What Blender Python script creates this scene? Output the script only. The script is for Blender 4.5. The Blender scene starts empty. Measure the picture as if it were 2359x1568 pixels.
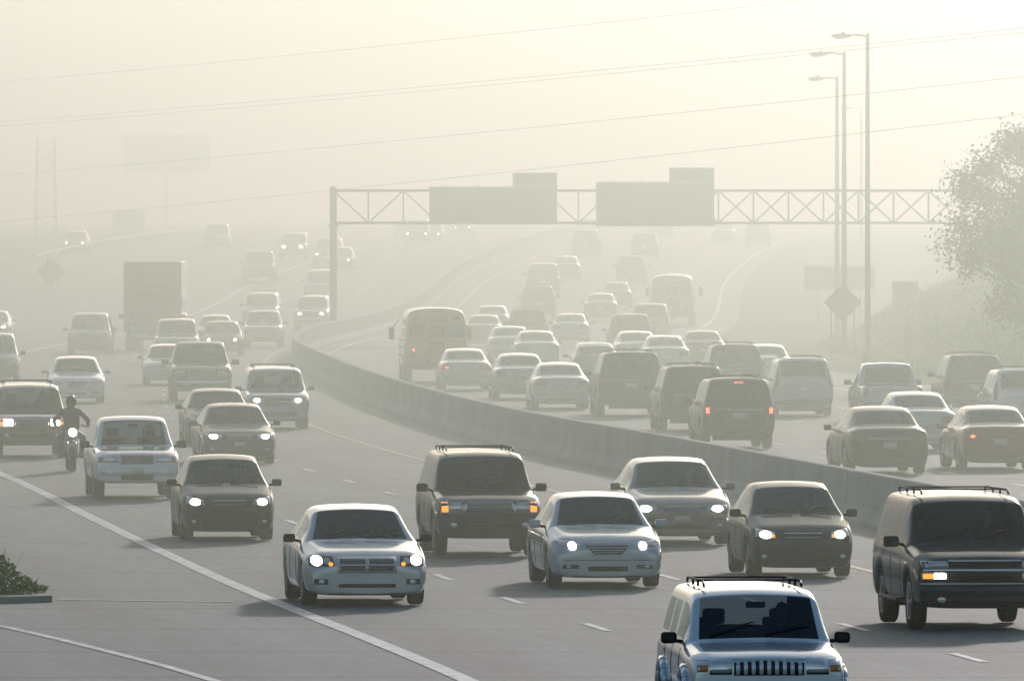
import bpy,bmesh,math,random
from mathutils import Vector,Matrix
from mathutils.bvhtree import BVHTree
random.seed(7)
scene=bpy.context.scene
scene.view_settings.view_transform='Standard'
scene.view_settings.look='None'
scene.view_settings.exposure=0
rad=math.radians

# ---------------------------------------------------------------- helpers
def lin(k,y):
    if y<=k[0][0]: return k[0][1]
    for a,b in zip(k,k[1:]):
        if y<=b[0]:
            t=(y-a[0])/(b[0]-a[0]); return a[1]+(b[1]-a[1])*t
    return k[-1][1]
def herm(k):
    n=len(k); m=[]
    for i in range(n):
        a=k[max(i-1,0)]; b=k[min(i+1,n-1)]
        m.append((b[1]-a[1])/(b[0]-a[0]))
    def f(y):
        if y<=k[0][0]: return k[0][1]+m[0]*(y-k[0][0])
        if y>=k[-1][0]: return k[-1][1]+m[-1]*(y-k[-1][0])
        for i in range(n-1):
            if y<=k[i+1][0]:
                h=k[i+1][0]-k[i][0]; t=(y-k[i][0])/h
                t2=t*t;t3=t2*t
                return ((2*t3-3*t2+1)*k[i][1]+(t3-2*t2+t)*h*m[i]+(-2*t3+3*t2)*k[i+1][1]+(t3-t2)*h*m[i+1])
    return f
_z=herm([(550,0),(600,0.02),(650,.35),(700,.95),(750,1.9),(800,2.8),(850,3.5),(900,4.0),(1000,4.5),(1200,4.9),(1500,5.0)])
def zg(Y):
    if Y<555: return 0.0
    if Y>1500: return 5.0
    return max(0.0,_z(Y))
# centre line of the median barrier
bx=herm([(20,24.5),(60,21.5),(100,18.3),(155,13.9),(193,10.3),(210,8.8),(241,6.2),(269,3.9),(309,0.4),(348,-2.2),
 (394,-4.6),(453,-7.1),(490,-8.5),(515,-9.0),(545,-9.0),(585,-8.3),(620,-6.9),(650,-5.8),(700,-4.7),(750,-3.5),(800,-1.6),
 (860,1.0),(970,6.0),(1300,21),(1600,36)])
sL=lambda Y: lin([(350,3.5),(500,1.2)],Y)
sR=lambda Y: lin([(350,3.5),(500,1.2),(600,1.2),(680,1.8)],Y)
LW=3.65
def slope(Y): return (bx(Y+3)-bx(Y-3))/6

def new_obj(name,bm,mats,smooth=None,parent=None):
    me=bpy.data.meshes.new(name)
    if smooth is not None:
        for f in bm.faces: f.smooth=smooth
    bm.to_mesh(me); bm.free()
    for m in mats: me.materials.append(m)
    o=bpy.data.objects.new(name,me); scene.collection.objects.link(o)
    if parent: o.parent=parent
    return o
def quad(bm,vs,mat=0,smooth=False):
    f=bm.faces.new([bm.verts.new(v) for v in vs]); f.material_index=mat; f.smooth=smooth; return f
def box(bm,c,s,mat=0,rz=0,bev=0.0,taper=1.0):
    M=Matrix.Translation(c)@Matrix.Rotation(rz,4,'Z')
    vs=[]
    for z in (-.5,.5):
        k=taper if z>0 else 1
        for x,y in ((-.5,-.5),(.5,-.5),(.5,.5),(-.5,.5)):
            vs.append(bm.verts.new(M@Vector((x*s[0]*k,y*s[1]*k,z*s[2]))))
    fs=[(3,2,1,0),(4,5,6,7),(0,1,5,4),(1,2,6,5),(2,3,7,6),(3,0,4,7)]
    F=[bm.faces.new([vs[i] for i in f]) for f in fs]
    for f in F: f.material_index=mat
    if bev>0:
        es=list({e for f in F for e in f.edges})
        r=bmesh.ops.bevel(bm,geom=es,offset=bev,segments=2,affect='EDGES',profile=.5)
        for f in r['faces']: f.material_index=mat; f.smooth=True
def beam(bm,p0,p1,w,mat=0,n=4,w2=None):
    p0=Vector(p0);p1=Vector(p1);d=(p1-p0)
    q=d.to_track_quat('Z','Y'); w2=w if w2 is None else w2
    a=[];b=[]
    for i in range(n):
        t=2*math.pi*(i+.5)/n
        v=Vector((math.cos(t),math.sin(t),0))
        a.append(bm.verts.new(p0+q@(v*w))); b.append(bm.verts.new(p1+q@(v*w2)))
    for i in range(n):
        f=bm.faces.new((a[i],a[(i+1)%n],b[(i+1)%n],b[i])); f.material_index=mat; f.smooth=n>4
    f=bm.faces.new(a[::-1]); f.material_index=mat
    f=bm.faces.new(b); f.material_index=mat
def ellip(bm,c,s,mat=0,seg=12,rings=8):
    M=Matrix.Translation(c)@Matrix.Diagonal((s[0],s[1],s[2],1))
    r=bmesh.ops.create_uvsphere(bm,u_segments=seg,v_segments=rings,radius=1,matrix=M)
    for v in r['verts']:
        for f in v.link_faces: f.material_index=mat; f.smooth=True
def lathe_x(bm,cx,cy,cz,prof,mat,n=24,closed=False):
    rings=[]
    for (x,r) in prof:
        rings.append([bm.verts.new((cx+x,cy+r*math.cos(2*math.pi*i/n),cz+r*math.sin(2*math.pi*i/n))) for i in range(n)])
    for a,b in zip(rings,rings[1:]):
        for i in range(n):
            f=bm.faces.new((a[i],a[(i+1)%n],b[(i+1)%n],b[i])); f.material_index=mat; f.smooth=True

# ---------------------------------------------------------------- materials
def nt(m):
    m.use_nodes=True; t=m.node_tree; return t,t.nodes,t.links
def mk(name,col,rough=.5,metal=0,coat=0,var=.12,scale=3.0,emit=None,estr=0,spec=.5):
    m=bpy.data.materials.new(name); t,N,K=nt(m)
    b=N['Principled BSDF']
    b.inputs['Roughness'].default_value=rough; b.inputs['Metallic'].default_value=metal
    b.inputs['Coat Weight'].default_value=coat; b.inputs['Coat Roughness'].default_value=.05
    b.inputs['Specular IOR Level'].default_value=spec
    tc=N.new('ShaderNodeTexCoord'); no=N.new('ShaderNodeTexNoise'); no.inputs['Scale'].default_value=scale
    no.inputs['Detail'].default_value=5
    mp=N.new('ShaderNodeMapRange'); mp.inputs['To Min'].default_value=1-var; mp.inputs['To Max'].default_value=1+var
    mp.inputs['From Min'].default_value=.3; mp.inputs['From Max'].default_value=.7
    mx=N.new('ShaderNodeMix'); mx.data_type='RGBA'; mx.blend_type='MULTIPLY'; mx.inputs[0].default_value=1
    mx.inputs[6].default_value=(*col,1)
    K.new(tc.outputs['Object'],no.inputs['Vector']); K.new(no.outputs['Fac'],mp.inputs['Value'])
    K.new(mp.outputs['Result'],mx.inputs[7]); K.new(mx.outputs[2],b.inputs['Base Color'])
    if emit:
        b.inputs['Emission Color'].default_value=(*emit,1); b.inputs['Emission Strength'].default_value=estr
    return m
def glass_mat(name,tint,refl=.10):
    m=bpy.data.materials.new(name); t,N,K=nt(m)
    for n in list(N): N.remove(n)
    o=N.new('ShaderNodeOutputMaterial'); tr=N.new('ShaderNodeBsdfTransparent'); tr.inputs[0].default_value=(*tint,1)
    g=N.new('ShaderNodeBsdfGlossy'); g.inputs['Roughness'].default_value=.03; g.inputs['Color'].default_value=(.75,.85,.92,1)
    fr=N.new('ShaderNodeFresnel'); fr.inputs['IOR'].default_value=1.5
    no=N.new('ShaderNodeTexNoise'); no.inputs['Scale'].default_value=2
    ma=N.new('ShaderNodeMath'); ma.operation='MULTIPLY_ADD'; ma.inputs[1].default_value=refl; 
    mix=N.new('ShaderNodeMixShader')
    K.new(no.outputs['Fac'],ma.inputs[0]); K.new(fr.outputs[0],ma.inputs[2]); K.new(ma.outputs[0],mix.inputs[0])
    K.new(tr.outputs[0],mix.inputs[1]); K.new(g.outputs[0],mix.inputs[2]); K.new(mix.outputs[0],o.inputs['Surface'])
    return m
paints={}
def paint(c):
    cols=dict(silver=(.37,.43,.47),silverblue=(.20,.28,.36),white=(.66,.70,.73),grey=(.07,.085,.095),dark=(.006,.015,.022),
      black=(.002,.006,.009),red=(.16,.03,.03),maroon=(.14,.010,.012),green=(.008,.045,.035),tan=(.11,.115,.10),navy=(.002,.016,.028),
      brown=(.07,.035,.025),yellow=(.42,.26,.03),lightblue=(.42,.54,.64),beige=(.33,.31,.26))
    if c not in paints:
        dk=sum(cols[c])<.1
        paints[c]=mk('paint_'+c,cols[c],.25,0.0 if dk else .2,1.0 if not dk else .3,.06,1.5,spec=.15 if dk else .5)
        if dk: paints[c].node_tree.nodes['Principled BSDF'].inputs['Specular Tint'].default_value=(.7,.9,1,1)
    return paints[c]
M_glass=glass_mat('window_glass',(.36,.43,.46),.05)
M_glassd=glass_mat('tinted_glass',(.10,.12,.14),.04)
M_trim=mk('black_trim',(.008,.008,.010),.5,spec=.3)
M_tire=mk('tyre_rubber',(.008,.008,.008),.85,spec=.15)
M_rim=mk('alloy_rim',(.35,.36,.37),.3,.8)
M_chrome=mk('chrome',(.6,.62,.64),.15,1,0,.05)
M_lens=mk('lamp_lens',(.45,.47,.48),.08,.4,.8,.1)
M_on=mk('headlamp_lit',(.9,.9,.9),.2,emit=(1,.90,.74),estr=20)
M_off=mk('headlamp_unlit',(.55,.57,.58),.1,.6,.8)
M_aon=mk('indicator_lit',(.8,.3,.05),.3,emit=(1,.32,.04),estr=1.4)
M_aoff=mk('indicator_unlit',(.35,.14,.04),.3)
M_ton=mk('tail_lamp_lit',(.6,.03,.02),.3,emit=(1,.13,.04),estr=3.4)
M_toff=mk('tail_lamp_unlit',(.16,.015,.015),.2)
M_plate=mk('number_plate',(.5,.5,.48),.5)
M_int=mk('interior',(.03,.03,.032),.9)
M_pers=mk('driver_clothes',(.08,.07,.07),.9)
M_skin=mk('skin',(.30,.19,.14),.6)
SLOTS=[None,M_glass,M_trim,M_tire,M_rim,M_chrome,M_lens,M_off,M_aoff,M_toff,M_plate,M_int,M_pers,M_skin,None,M_toff]
P,GL,TR,TI,RI,CH,LE,LA,AM,TA,PL,IN,CL,SK,CLAD,TO=range(16)

# ---------------------------------------------------------------- vehicle bodies
def base_knots(kind):
    if kind=='sedan':
        return dict(L=4.9,H=1.46,W=.92,r=.33,zb=.16,yf=.92,yr=3.80,
         top=[(0,.60),(.05,.68),(.35,.80),(1.25,.95),(2.0,1.38),(2.45,1.455),(3.1,1.44),(3.5,1.36),(4.15,1.06),(4.7,1.02),(4.85,.95),(4.9,.80)],
         sh=[(0,.52),(.05,.60),(.35,.73),(1.25,.88),(3.5,.94),(4.7,.95),(4.9,.72)],
         wt=[(0,.60),(.35,.74),(1.25,.87),(2.0,.71),(3.2,.69),(4.1,.77),(4.7,.74),(4.9,.66)],
         pl=[(0,.83),(.06,.92),(.35,.98),(1.2,1.0),(3.8,1.0),(4.7,.96),(4.85,.92),(4.9,.84)],
         ws=(1.28,2.0),rg=(3.5,4.1),sw=[(1.7,2.72),(2.80,3.62)],d6=.085)
    if kind=='suv':
        return dict(L=4.8,H=1.78,W=.93,r=.38,zb=.31,yf=.88,yr=3.75,
         top=[(0,.88),(.05,.98),(.4,1.05),(1.25,1.14),(1.80,1.68),(2.1,1.76),(4.35,1.78),(4.55,1.70),(4.74,1.22),(4.78,1.12),(4.8,1.05)],
         sh=[(0,.82),(.05,.90),(.4,.99),(1.25,1.07),(4.6,1.12),(4.8,.98)],
         wt=[(0,.72),(.4,.82),(1.25,.88),(1.85,.80),(4.5,.80),(4.8,.82)],
         pl=[(0,.91),(.06,.96),(.35,.99),(1.2,1.0),(4.5,1.0),(4.72,.97),(4.8,.92)],
         ws=(1.28,1.80),rg=(4.55,4.74),sw=[(1.62,2.55),(2.63,3.45),(3.55,4.38)],d6=.09)
    if kind=='pickup':
        return dict(L=5.2,H=1.76,W=.95,r=.38,zb=.33,yf=.90,yr=4.20,
         top=[(0,.88),(.05,.97),(.4,1.04),(1.30,1.12),(1.9,1.66),(2.25,1.745),(3.15,1.73),(3.3,1.62),(3.42,1.12),(3.5,1.10),(5.12,1.10),(5.2,1.04)],
         sh=[(0,.82),(.05,.90),(.4,.98),(1.25,1.06),(5.1,1.08),(5.2,1.0)],
         wt=[(0,.72),(.4,.82),(1.3,.88),(1.9,.78),(3.2,.78),(3.42,.86),(5.2,.86)],
         pl=[(0,.91),(.06,.96),(.35,.99),(1.2,1.0),(5.1,1.0),(5.2,.95)],
         ws=(1.33,1.90),rg=(3.3,3.42),sw=[(1.70,2.5),(2.58,3.18)],d6=.085)
    if kind=='van':
        return dict(L=4.95,H=1.78,W=.97,r=.34,zb=.21,yf=.92,yr=3.85,
         top=[(0,.62),(.05,.74),(.45,.93),(1.0,1.06),(1.95,1.66),(2.35,1.765),(4.45,1.75),(4.68,1.62),(4.86,1.12),(4.92,1.0),(4.95,.9)],
         sh=[(0,.56),(.05,.66),(.45,.85),(1.0,.98),(4.7,1.02),(4.95,.85)],
         wt=[(0,.62),(.45,.78),(1.0,.88),(2.0,.78),(4.5,.78),(4.95,.80)],
         pl=[(0,.84),(.06,.92),(.35,.98),(1.2,1.0),(4.6,1.0),(4.85,.95),(4.95,.88)],
         ws=(1.03,1.95),rg=(4.66,4.86),sw=[(1.65,2.6),(2.68,3.55),(3.65,4.45)],d6=.09)
    if kind=='hatch':
        return dict(L=4.35,H=1.52,W=.87,r=.32,zb=.16,yf=.84,yr=3.45,
         top=[(0,.60),(.05,.70),(.30,.83),(1.05,1.00),(1.78,1.43),(2.2,1.515),(3.0,1.50),(3.5,1.38),(4.05,1.10),(4.25,1.02),(4.35,.88)],
         sh=[(0,.54),(.05,.62),(.30,.77),(1.05,.93),(3.3,.97),(4.1,.98),(4.35,.80)],
         wt=[(0,.62),(.30,.76),(1.05,.88),(1.78,.73),(3.1,.71),(4.05,.76),(4.35,.70)],
         pl=[(0,.83),(.06,.92),(.35,.98),(1.1,1.0),(3.5,1.0),(4.2,.95),(4.35,.87)],
         ws=(1.08,1.78),rg=(3.5,4.02),sw=[(1.5,2.42),(2.5,3.4)],d6=.085)
    if kind=='bus':
        return dict(L=7.4,H=2.68,W=1.14,r=.44,zb=.48,yf=1.0,yr=5.4,
         top=[(0,1.35),(.08,1.45),(1.0,1.55),(1.25,1.62),(1.55,2.45),(1.9,2.66),(7.2,2.66),(7.36,2.55),(7.4,2.35)],
         sh=[(0,1.25),(1.0,1.40),(1.3,1.52),(7.36,1.55),(7.4,1.5)],
         wt=[(0,.6),(1.0,.66),(1.3,.8),(1.6,.93),(7.3,.93),(7.4,.86)],
         pl=[(0,.70),(.1,.76),(1.0,.80),(1.3,1.0),(7.3,1.0),(7.4,.95)],
         ws=(1.27,1.55),rg=(9,9.1),sw=[(1.8,2.5),(2.58,3.3),(3.38,4.1),(4.18,4.9),(4.98,5.7),(5.78,6.5)],d6=.42)
def loft(T):
    W=T['W'];r=T['r']
    keep=list(T['ws'])+[v for s in T['sw'] for v in s]+[T['ws'][0]-.05,T['ws'][0]+.05,T['ws'][1]-.05,T['ws'][1]+.07]
    ys=set(k[0] for k in T['top'])|set(keep)|{.02,T['L']-.02}
    if T['rg'][0]<T['L']: ys|={T['rg'][0],T['rg'][1],T['rg'][0]-.07,T['rg'][0]+.04,T['rg'][1]-.04,T['rg'][1]+.03}
    for yc in (T['yf'],T['yr']):
        ys={y for y in ys if abs(y-yc)>r*1.22 or any(abs(y-q)<.01 for q in keep)}
        for d in (1.2,1.17,.98,.62,.0): ys|={yc-d*r,yc+d*r}
    ys=sorted(y for y in ys if 0<=y<=T['L'])
    out=[ys[0]]
    for y in ys[1:]:
        if y-out[-1]>.012: out.append(y)
    ys=out
    def arch(y):
        for yc in (T['yf'],T['yr']):
            d=abs(y-yc); ra=r*1.18
            if d<ra: return r*.98+math.sqrt(ra*ra-d*d)
        return None
    bm=bmesh.new(); rings=[]
    for y in ys:
        w=lin(T['pl'],y)*W; zs=lin(T['sh'],y); zt=lin(T['top'],y); wt=lin(T['wt'],y)*W
        zb=T['zb']+(.03 if y<.04 or y>T['L']-.04 else 0); a=arch(y); z1=zb; z2=zb+.06
        if a: z1=max(zb,min(a,zs-.16)); z2=z1+.015
        z3=max(zb+.55*(zs-zb),z2+.04); z4=max(zs-.06,z3+.02)
        c=max(0,min(1,(zt-zs)/.35)); d6=T['d6']
        p6=max(zt-(.02+(d6-.02)*c),zs+.3*(zt-zs)); p7=zt-(.006+.22*d6*c)
        x6=min(wt,w*.93-.01)
        pts=[(0,z1),(w*.82,z1),(w*.975,z2),(w*1.0,z3),(w*.985,z4),(w*.945,zs),(x6,p6),(x6-.055,p7),(x6*.5,zt-.004),(0,zt+.008)]
        ring=[bm.verts.new((x,y,z)) for x,z in pts]+[bm.verts.new((-x,y,z)) for x,z in pts[8:0:-1]]
        rings.append(ring)
    for (a,b,y0,y1) in zip(rings,rings[1:],ys,ys[1:]):
        ym=(y0+y1)/2
        for k in range(18):
            s=k if k<9 else 17-k
            f=bm.faces.new((a[k],a[(k+1)%18],b[(k+1)%18],b[k])); mi=P
            if s==0: mi=TR
            if s in(1,2): mi=CLAD
            if s>=7 and (T['ws'][0]<ym<T['ws'][1] or T['rg'][0]<ym<T['rg'][1]): mi=GL
            if s==5 and any(q[0]<ym<q[1] for q in T['sw']): mi=GL
            f.material_index=mi; f.smooth=True
    for ring in (rings[0],rings[-1]):
        for i in range(9):
            if i==0: vs=(ring[0],ring[1],ring[17])
            elif i==8: vs=(ring[8],ring[9],ring[10])
            else: vs=(ring[i],ring[i+1],ring[17-i],ring[18-i])
            f=bm.faces.new(vs); f.smooth=True; f.material_index=P if i>1 else CLAD
    bmesh.ops.recalc_face_normals(bm,faces=bm.faces[:])
    me=bpy.data.meshes.new('tmp'); bm.to_mesh(me); bm.free()
    for i in range(16): me.materials.append(M_trim)
    o=bpy.data.objects.new('tmp',me); scene.collection.objects.link(o)
    md=o.modifiers.new('s','SUBSURF'); md.levels=2; md.render_levels=2
    dg=bpy.context.evaluated_depsgraph_get(); dg.update()
    m2=bpy.data.meshes.new_from_object(o.evaluated_get(dg))
    bpy.data.objects.remove(o); bpy.data.meshes.remove(me)
    bm=bmesh.new(); bm.from_mesh(m2); bpy.data.meshes.remove(m2)
    bvh=BVHTree.FromBMesh(bm)
    return bm,bvh
class Proj:
    def __init__(s,bm,bvh,T): s.bm=bm;s.bvh=bvh;s.T=T
    def hit(s,x,z,side,off):
        if side=='F': o=Vector((x,-3,z));d=Vector((0,1,0));sg=-1
        else: o=Vector((x,s.T['L']+3,z));d=Vector((0,-1,0));sg=1
        h=s.bvh.ray_cast(o,d)
        p=h[0]
        if p is None:
            p=s.bvh.find_nearest(Vector((x,0.05 if side=='F' else s.T['L']-.05,z)))[0]
        return Vector((p.x,p.y+sg*off,p.z))
    def grid(s,q,mat,side,off,n=6,m=3):
        g=[]
        for j in range(m+1):
            row=[]
            for i in range(n+1):
                u=i/n;v=j/m
                x=(q[0][0]*(1-u)+q[1][0]*u)*(1-v)+(q[3][0]*(1-u)+q[2][0]*u)*v
                z=(q[0][1]*(1-u)+q[1][1]*u)*(1-v)+(q[3][1]*(1-u)+q[2][1]*u)*v
                row.append(s.bm.verts.new(s.hit(x,z,side,off)))
            g.append(row)
        for j in range(m):
            for i in range(n):
                f=s.bm.faces.new((g[j][i],g[j][i+1],g[j+1][i+1],g[j+1][i])); f.material_index=mat; f.smooth=True
        loop=g[0]+[r[-1] for r in g[1:]]+g[-1][-2::-1]+[r[0] for r in g[-2:0:-1]]
        sg=1 if side=='F' else -1
        bk=[s.bm.verts.new(v.co+Vector((0,sg*.04,0))) for v in loop]
        for i in range(len(loop)):
            k=(i+1)%len(loop)
            f=s.bm.faces.new((loop[i],bk[i],bk[k],loop[k])); f.material_index=mat
    def q(s,pts,mat,side='F',off=.01,mir=True,n=6,m=3):
        W=s.T['W']; a=[(x*W,z) for x,z in pts]
        s.grid(a,mat,side,off,n,m)
        if mir: s.grid([(-x,z) for x,z in a],mat,side,off,n,m)
    def rect(s,x0,x1,z0,z1,mat,side='F',off=.01,mir=None,n=6,m=2):
        if mir is None: mir=x0>0
        s.q([(x0,z0),(x1,z0),(x1,z1),(x0,z1)],mat,side,off,mir,n,m)
    def disc(s,x,z,rx,rz,mat,side='F',off=.02,mir=True,n=14):
        W=s.T['W']
        for sg in ((1,-1) if mir else (1,)):
            c=s.hit(sg*x*W,z,side,off+.012); vc=s.bm.verts.new(c)
            ring=[s.bm.verts.new(s.hit(sg*x*W+rx*math.cos(2*math.pi*i/n),z+rz*math.sin(2*math.pi*i/n),side,off)) for i in range(n)]
            for i in range(n):
                f=s.bm.faces.new((vc,ring[i],ring[(i+1)%n])); f.material_index=mat; f.smooth=True
def wheels(bm,T,w=.22):
    r=T['r']
    for yc in (T['yf'],T['yr']):
        for sg in (1,-1):
            xo=sg*(T['W']-.035)
            k=-sg
            lathe_x(bm,xo,yc,r,[(k*w,r*.6),(k*w,r*.92),(k*w*.85,r),(k*w*.15,r),(0,r*.93),(k*.01,r*.66)],TI,28)
            lathe_x(bm,xo,yc,r,[(k*.012,r*.67),(k*.0,r*.66),(k*.02,r*.58),(k*.09,r*.56)],RI,28)
            vs=[bm.verts.new((xo+k*.09,yc+r*.58*math.cos(2*math.pi*i/20),r+r*.58*math.sin(2*math.pi*i/20))) for i in range(20)]
            f=bm.faces.new(vs); f.material_index=TR
            for i in range(6):
                t=2*math.pi*i/6
                beam(bm,(xo+k*.02,yc,r),(xo+k*.025,yc+r*.6*math.cos(t),r+r*.6*math.sin(t)),.04,RI,4,.028)
            beam(bm,(xo+k*.0,yc,r),(xo+k*.08,yc,r),.06,RI,10)
def bust(bm,x,y,z0,sc=1.0):
    prof=[(-.25,.16,.12),(0,.17,.12),(.2,.20,.13),(.34,.23,.12),(.40,.20,.10),(.44,.10,.08),(.48,.058,.06),(.53,.056,.06),(.56,.07,.085),(.61,.078,.098),(.66,.08,.10),(.71,.074,.095),(.75,.05,.07),(.77,.012,.02)]
    n=14;rings=[]
    for (z,rx,ry) in prof:
        rings.append([bm.verts.new((x+sc*rx*math.cos(2*math.pi*i/n),y+sc*(ry*math.sin(2*math.pi*i/n)-(.03 if .55<z<.7 else 0)),z0+sc*z)) for i in range(n)])
    for j,(a,b) in enumerate(zip(rings,rings[1:])):
        for i in range(n):
            f=bm.faces.new((a[i],a[(i+1)%n],b[(i+1)%n],b[i])); f.smooth=True
            f.material_index=CL if prof[j][0]<.45 or prof[j][0]>.68 else SK
    for sg in (1,-1):
        beam(bm,(x+sg*.21,y,z0+.33),(x+sg*.24,y-.22,z0+.12),.055,CL,8,.045)
        beam(bm,(x+sg*.24,y-.22,z0+.12),(x+sg*.15,y-.46,z0+.24),.045,CL,8,.032)
def interior(bm,T,driver=True):
    W=T['W'];H=T['H'];c=T['ws'][0]
    belt=lin(T['sh'],c+.8)
    ye=T['rg'][1]-.15 if T['rg'][0]<T['L'] else T['L']-.3
    box(bm,(0,(c+.15+ye)/2,(T['zb']+.1+belt-.22)/2+.02),(W*1.62,ye-c-.15,belt-.22-T['zb']-.1),IN)
    box(bm,(0,c+.30,belt-.12),(W*1.6,.4,.14),IN,bev=.03)
    box(bm,(0,(T['L'])/2,T['zb']+.16),(W*1.2,T['L']-.5,.26),TR)
    ys=c+1.35
    for x in (-.38,.38):
        box(bm,(x,ys,(belt-.25+H-.46)/2),(.48,.14,H-.46-belt+.25),IN,bev=.05)
        box(bm,(x,ys,H-.36),(.25,.10,.18),IN,bev=.035)
    if T['rg'][0]-ys>.9:
        box(bm,(0,ys+.9,(belt-.25+H-.55)/2),(1.2,.14,H-.55-belt+.25),IN,bev=.05)
        for x in (-.38,.38): box(bm,(x,ys+.9,H-.47),(.23,.09,.15),IN,bev=.03)
    if driver: bust(bm,.38,ys-.16,H-.16-.77,.96)
    n=14
    pr=[Vector((.38+.18*math.cos(2*math.pi*i/n),ys-.66+.05*math.sin(2*math.pi*i/n),belt+.02+.17*math.sin(2*math.pi*i/n))) for i in range(n)]
    for i in range(n): beam(bm,pr[i],pr[(i+1)%n],.014,TR,5)
    box(bm,(0,T['ws'][1]-.08,H-.20),(.22,.03,.07),TR,bev=.01)
    zc=lambda y:lin(T['top'],y)
    y0=c+.02
    for xa,xb in((.08,.60),(-.55,-.05)):
        beam(bm,(xa,y0,zc(y0)+.03),(xb,y0+.12,zc(y0+.12)+.035),.010,TR,5)
def seams(bm,T):
    bvh=BVHTree.FromBMesh(bm)
    ysd=[s[0]-.04 for s in T['sw'][:1]]+[s[1]+.04 for s in T['sw'][:2]]
    for y in ysd:
        for sg in(1,-1):
            pr=[]
            zt_=lin(T['sh'],y)-.03; zl=T['zb']+.12
            for i in range(6):
                z=zl+(zt_-zl)*i/5
                h=bvh.ray_cast(Vector((sg*3,y,z)),Vector((-sg,0,0)))[0]
                if h is not None and abs(h.x)>T['W']*.85: pr.append(h+Vector((sg*.001,0,0)))
            for a,b in zip(pr,pr[1:]): beam(bm,a,b,.006,TR,4)
def mirrors(bm,T,mat=P,big=1.0):
    y=T['ws'][0]+.38; z=lin(T['sh'],y)+.07
    for sg in (1,-1):
        x=T['W']
        beam(bm,(sg*(x-.08),y+.02,z-.04),(sg*(x+.04),y,z-.02),.022,TR,6)
        box(bm,(sg*(x+.09*big),y,z+.01),(.18*big,.10,.13*big),mat,bev=.035)
def rack(bm,T):
    z=T['H']; y0=T['ws'][1]+.35;y1=T['L']-.55; x=T['W']*.62
    for sg in (1,-1):
        pts=[(sg*x,y0-.12,z-.005),(sg*x,y0,z+.05),(sg*x,y1,z+.05),(sg*x,y1+.1,z-.005)]
        for a,b in zip(pts,pts[1:]): beam(bm,a,b,.014,TR,6)
        for t in (.33,.66): beam(bm,(sg*x,y0+(y1-y0)*t,z-.02),(sg*x,y0+(y1-y0)*t,z+.05),.016,TR,6)
    for t in (.15,.8):
        y=y0+(y1-y0)*t; beam(bm,(-x,y,z+.055),(x,y,z+.055),.010,TR,6)
def ribs(pj,x0,x1,z0,z1,n,mat=CH,vert=False,off=.024,th=.012,mir=False):
    W=pj.T['W']
    for i in range(n):
        t=(i+.5)/n
        if vert:
            xx=x0+(x1-x0)*t; pj.rect(xx-th/W/2,xx+th/W/2,z0,z1,mat,off=off,mir=mir,n=1,m=2)
        else:
            zz=z0+(z1-z0)*t; pj.rect(x0,x1,zz-th/2,zz+th/2,mat,off=off,mir=mir,n=8,m=1)
def rear_sedan(pj,T,v=0):
    if v==0:
        pj.q([(.50,.70),(.88,.72),(.86,.88),(.52,.87)],TO,'R',.014); pj.disc(.70,.78,.055,.035,TA,'R',.02)
    elif v==1:
        pj.q([(.58,.68),(.88,.70),(.85,.90),(.66,.88)],TO,'R',.014); pj.disc(.74,.78,.055,.035,TA,'R',.02); pj.rect(-.56,.56,.80,.83,CH,'R',.012,False,8,1)
    else:
        pj.rect(.42,.88,.72,.84,TO,'R',.014); pj.disc(.70,.78,.055,.035,TA,'R',.02)
    pj.rect(-.165,.165,.58,.72,PL,'R',.022,False,4,2)
    pj.rect(-.85,.85,.46,.475,TR,'R',.006,False,10,1)
    pj.rect(-.5,.5,.27,.33,TR,'R',.01,False,8,1)
    for x in (.5,-.5): beam(pj.bm,(x,T['L']-.2,.24),(x,T['L']+.02,.24),.035,TR,10)
def rear_tall(pj,T,v=0):
    zs=T['sh'][-2][1]
    if v==0: pj.q([(.80,zs-.32),(.93,zs-.32),(.90,zs-.02),(.80,zs-.02)],TO,'R',.014,n=3,m=5); pj.rect(.815,.905,zs-.22,zs-.08,TA,'R',.022,n=2,m=3)
    elif v==1: pj.q([(.82,zs-.20),(.93,zs-.20),(.86,zs+.30),(.80,zs+.30)],TO,'R',.014,n=3,m=6); pj.rect(.83,.90,zs-.16,zs-.05,TA,'R',.022,n=2,m=3)
    else: pj.rect(.72,.92,zs-.22,zs-.06,TO,'R',.014); pj.rect(.76,.88,zs-.18,zs-.09,TA,'R',.022,n=2)
    z0=T['zb']
    pj.rect(-.92,.92,z0+.08,z0+.26,TR,'R',.05,False,10,2)
    pj.rect(-.17,.17,zs-.36,zs-.22,PL,'R',.02,False,4,2)
    pj.rect(-.6,.6,zs-.14,zs-.11,CH,'R',.012,False,8,1)
    pj.rect(-.12,.12,T['H']-.12,T['H']-.10,TA,'R',.012,False,4,1)
    box(pj.bm,(0,T['L']-.25,z0-.02),(1.3,.3,.14),TR)
def scaled(kind,**k):
    T=base_knots(kind)
    sy=k.get('L',T['L'])/T['L']; sz=k.get('H',T['H'])/T['H']
    for n in('top','sh'): T[n]=[(a*sy,b*sz) for a,b in T[n]]
    for n in('wt','pl'): T[n]=[(a*sy,b) for a,b in T[n]]
    T['ws']=tuple(a*sy for a in T['ws']); T['rg']=tuple(a*sy for a in T['rg']); T['sw']=[(a*sy,b*sy) for a,b in T['sw']]
    T['yf']*=sy;T['yr']*=sy
    T['L']*=sy;T['H']*=sz
    for n in('W','r','zb','d6'):
        if n in k: T[n]=k[n]
    return T
TYPES={}
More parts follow.
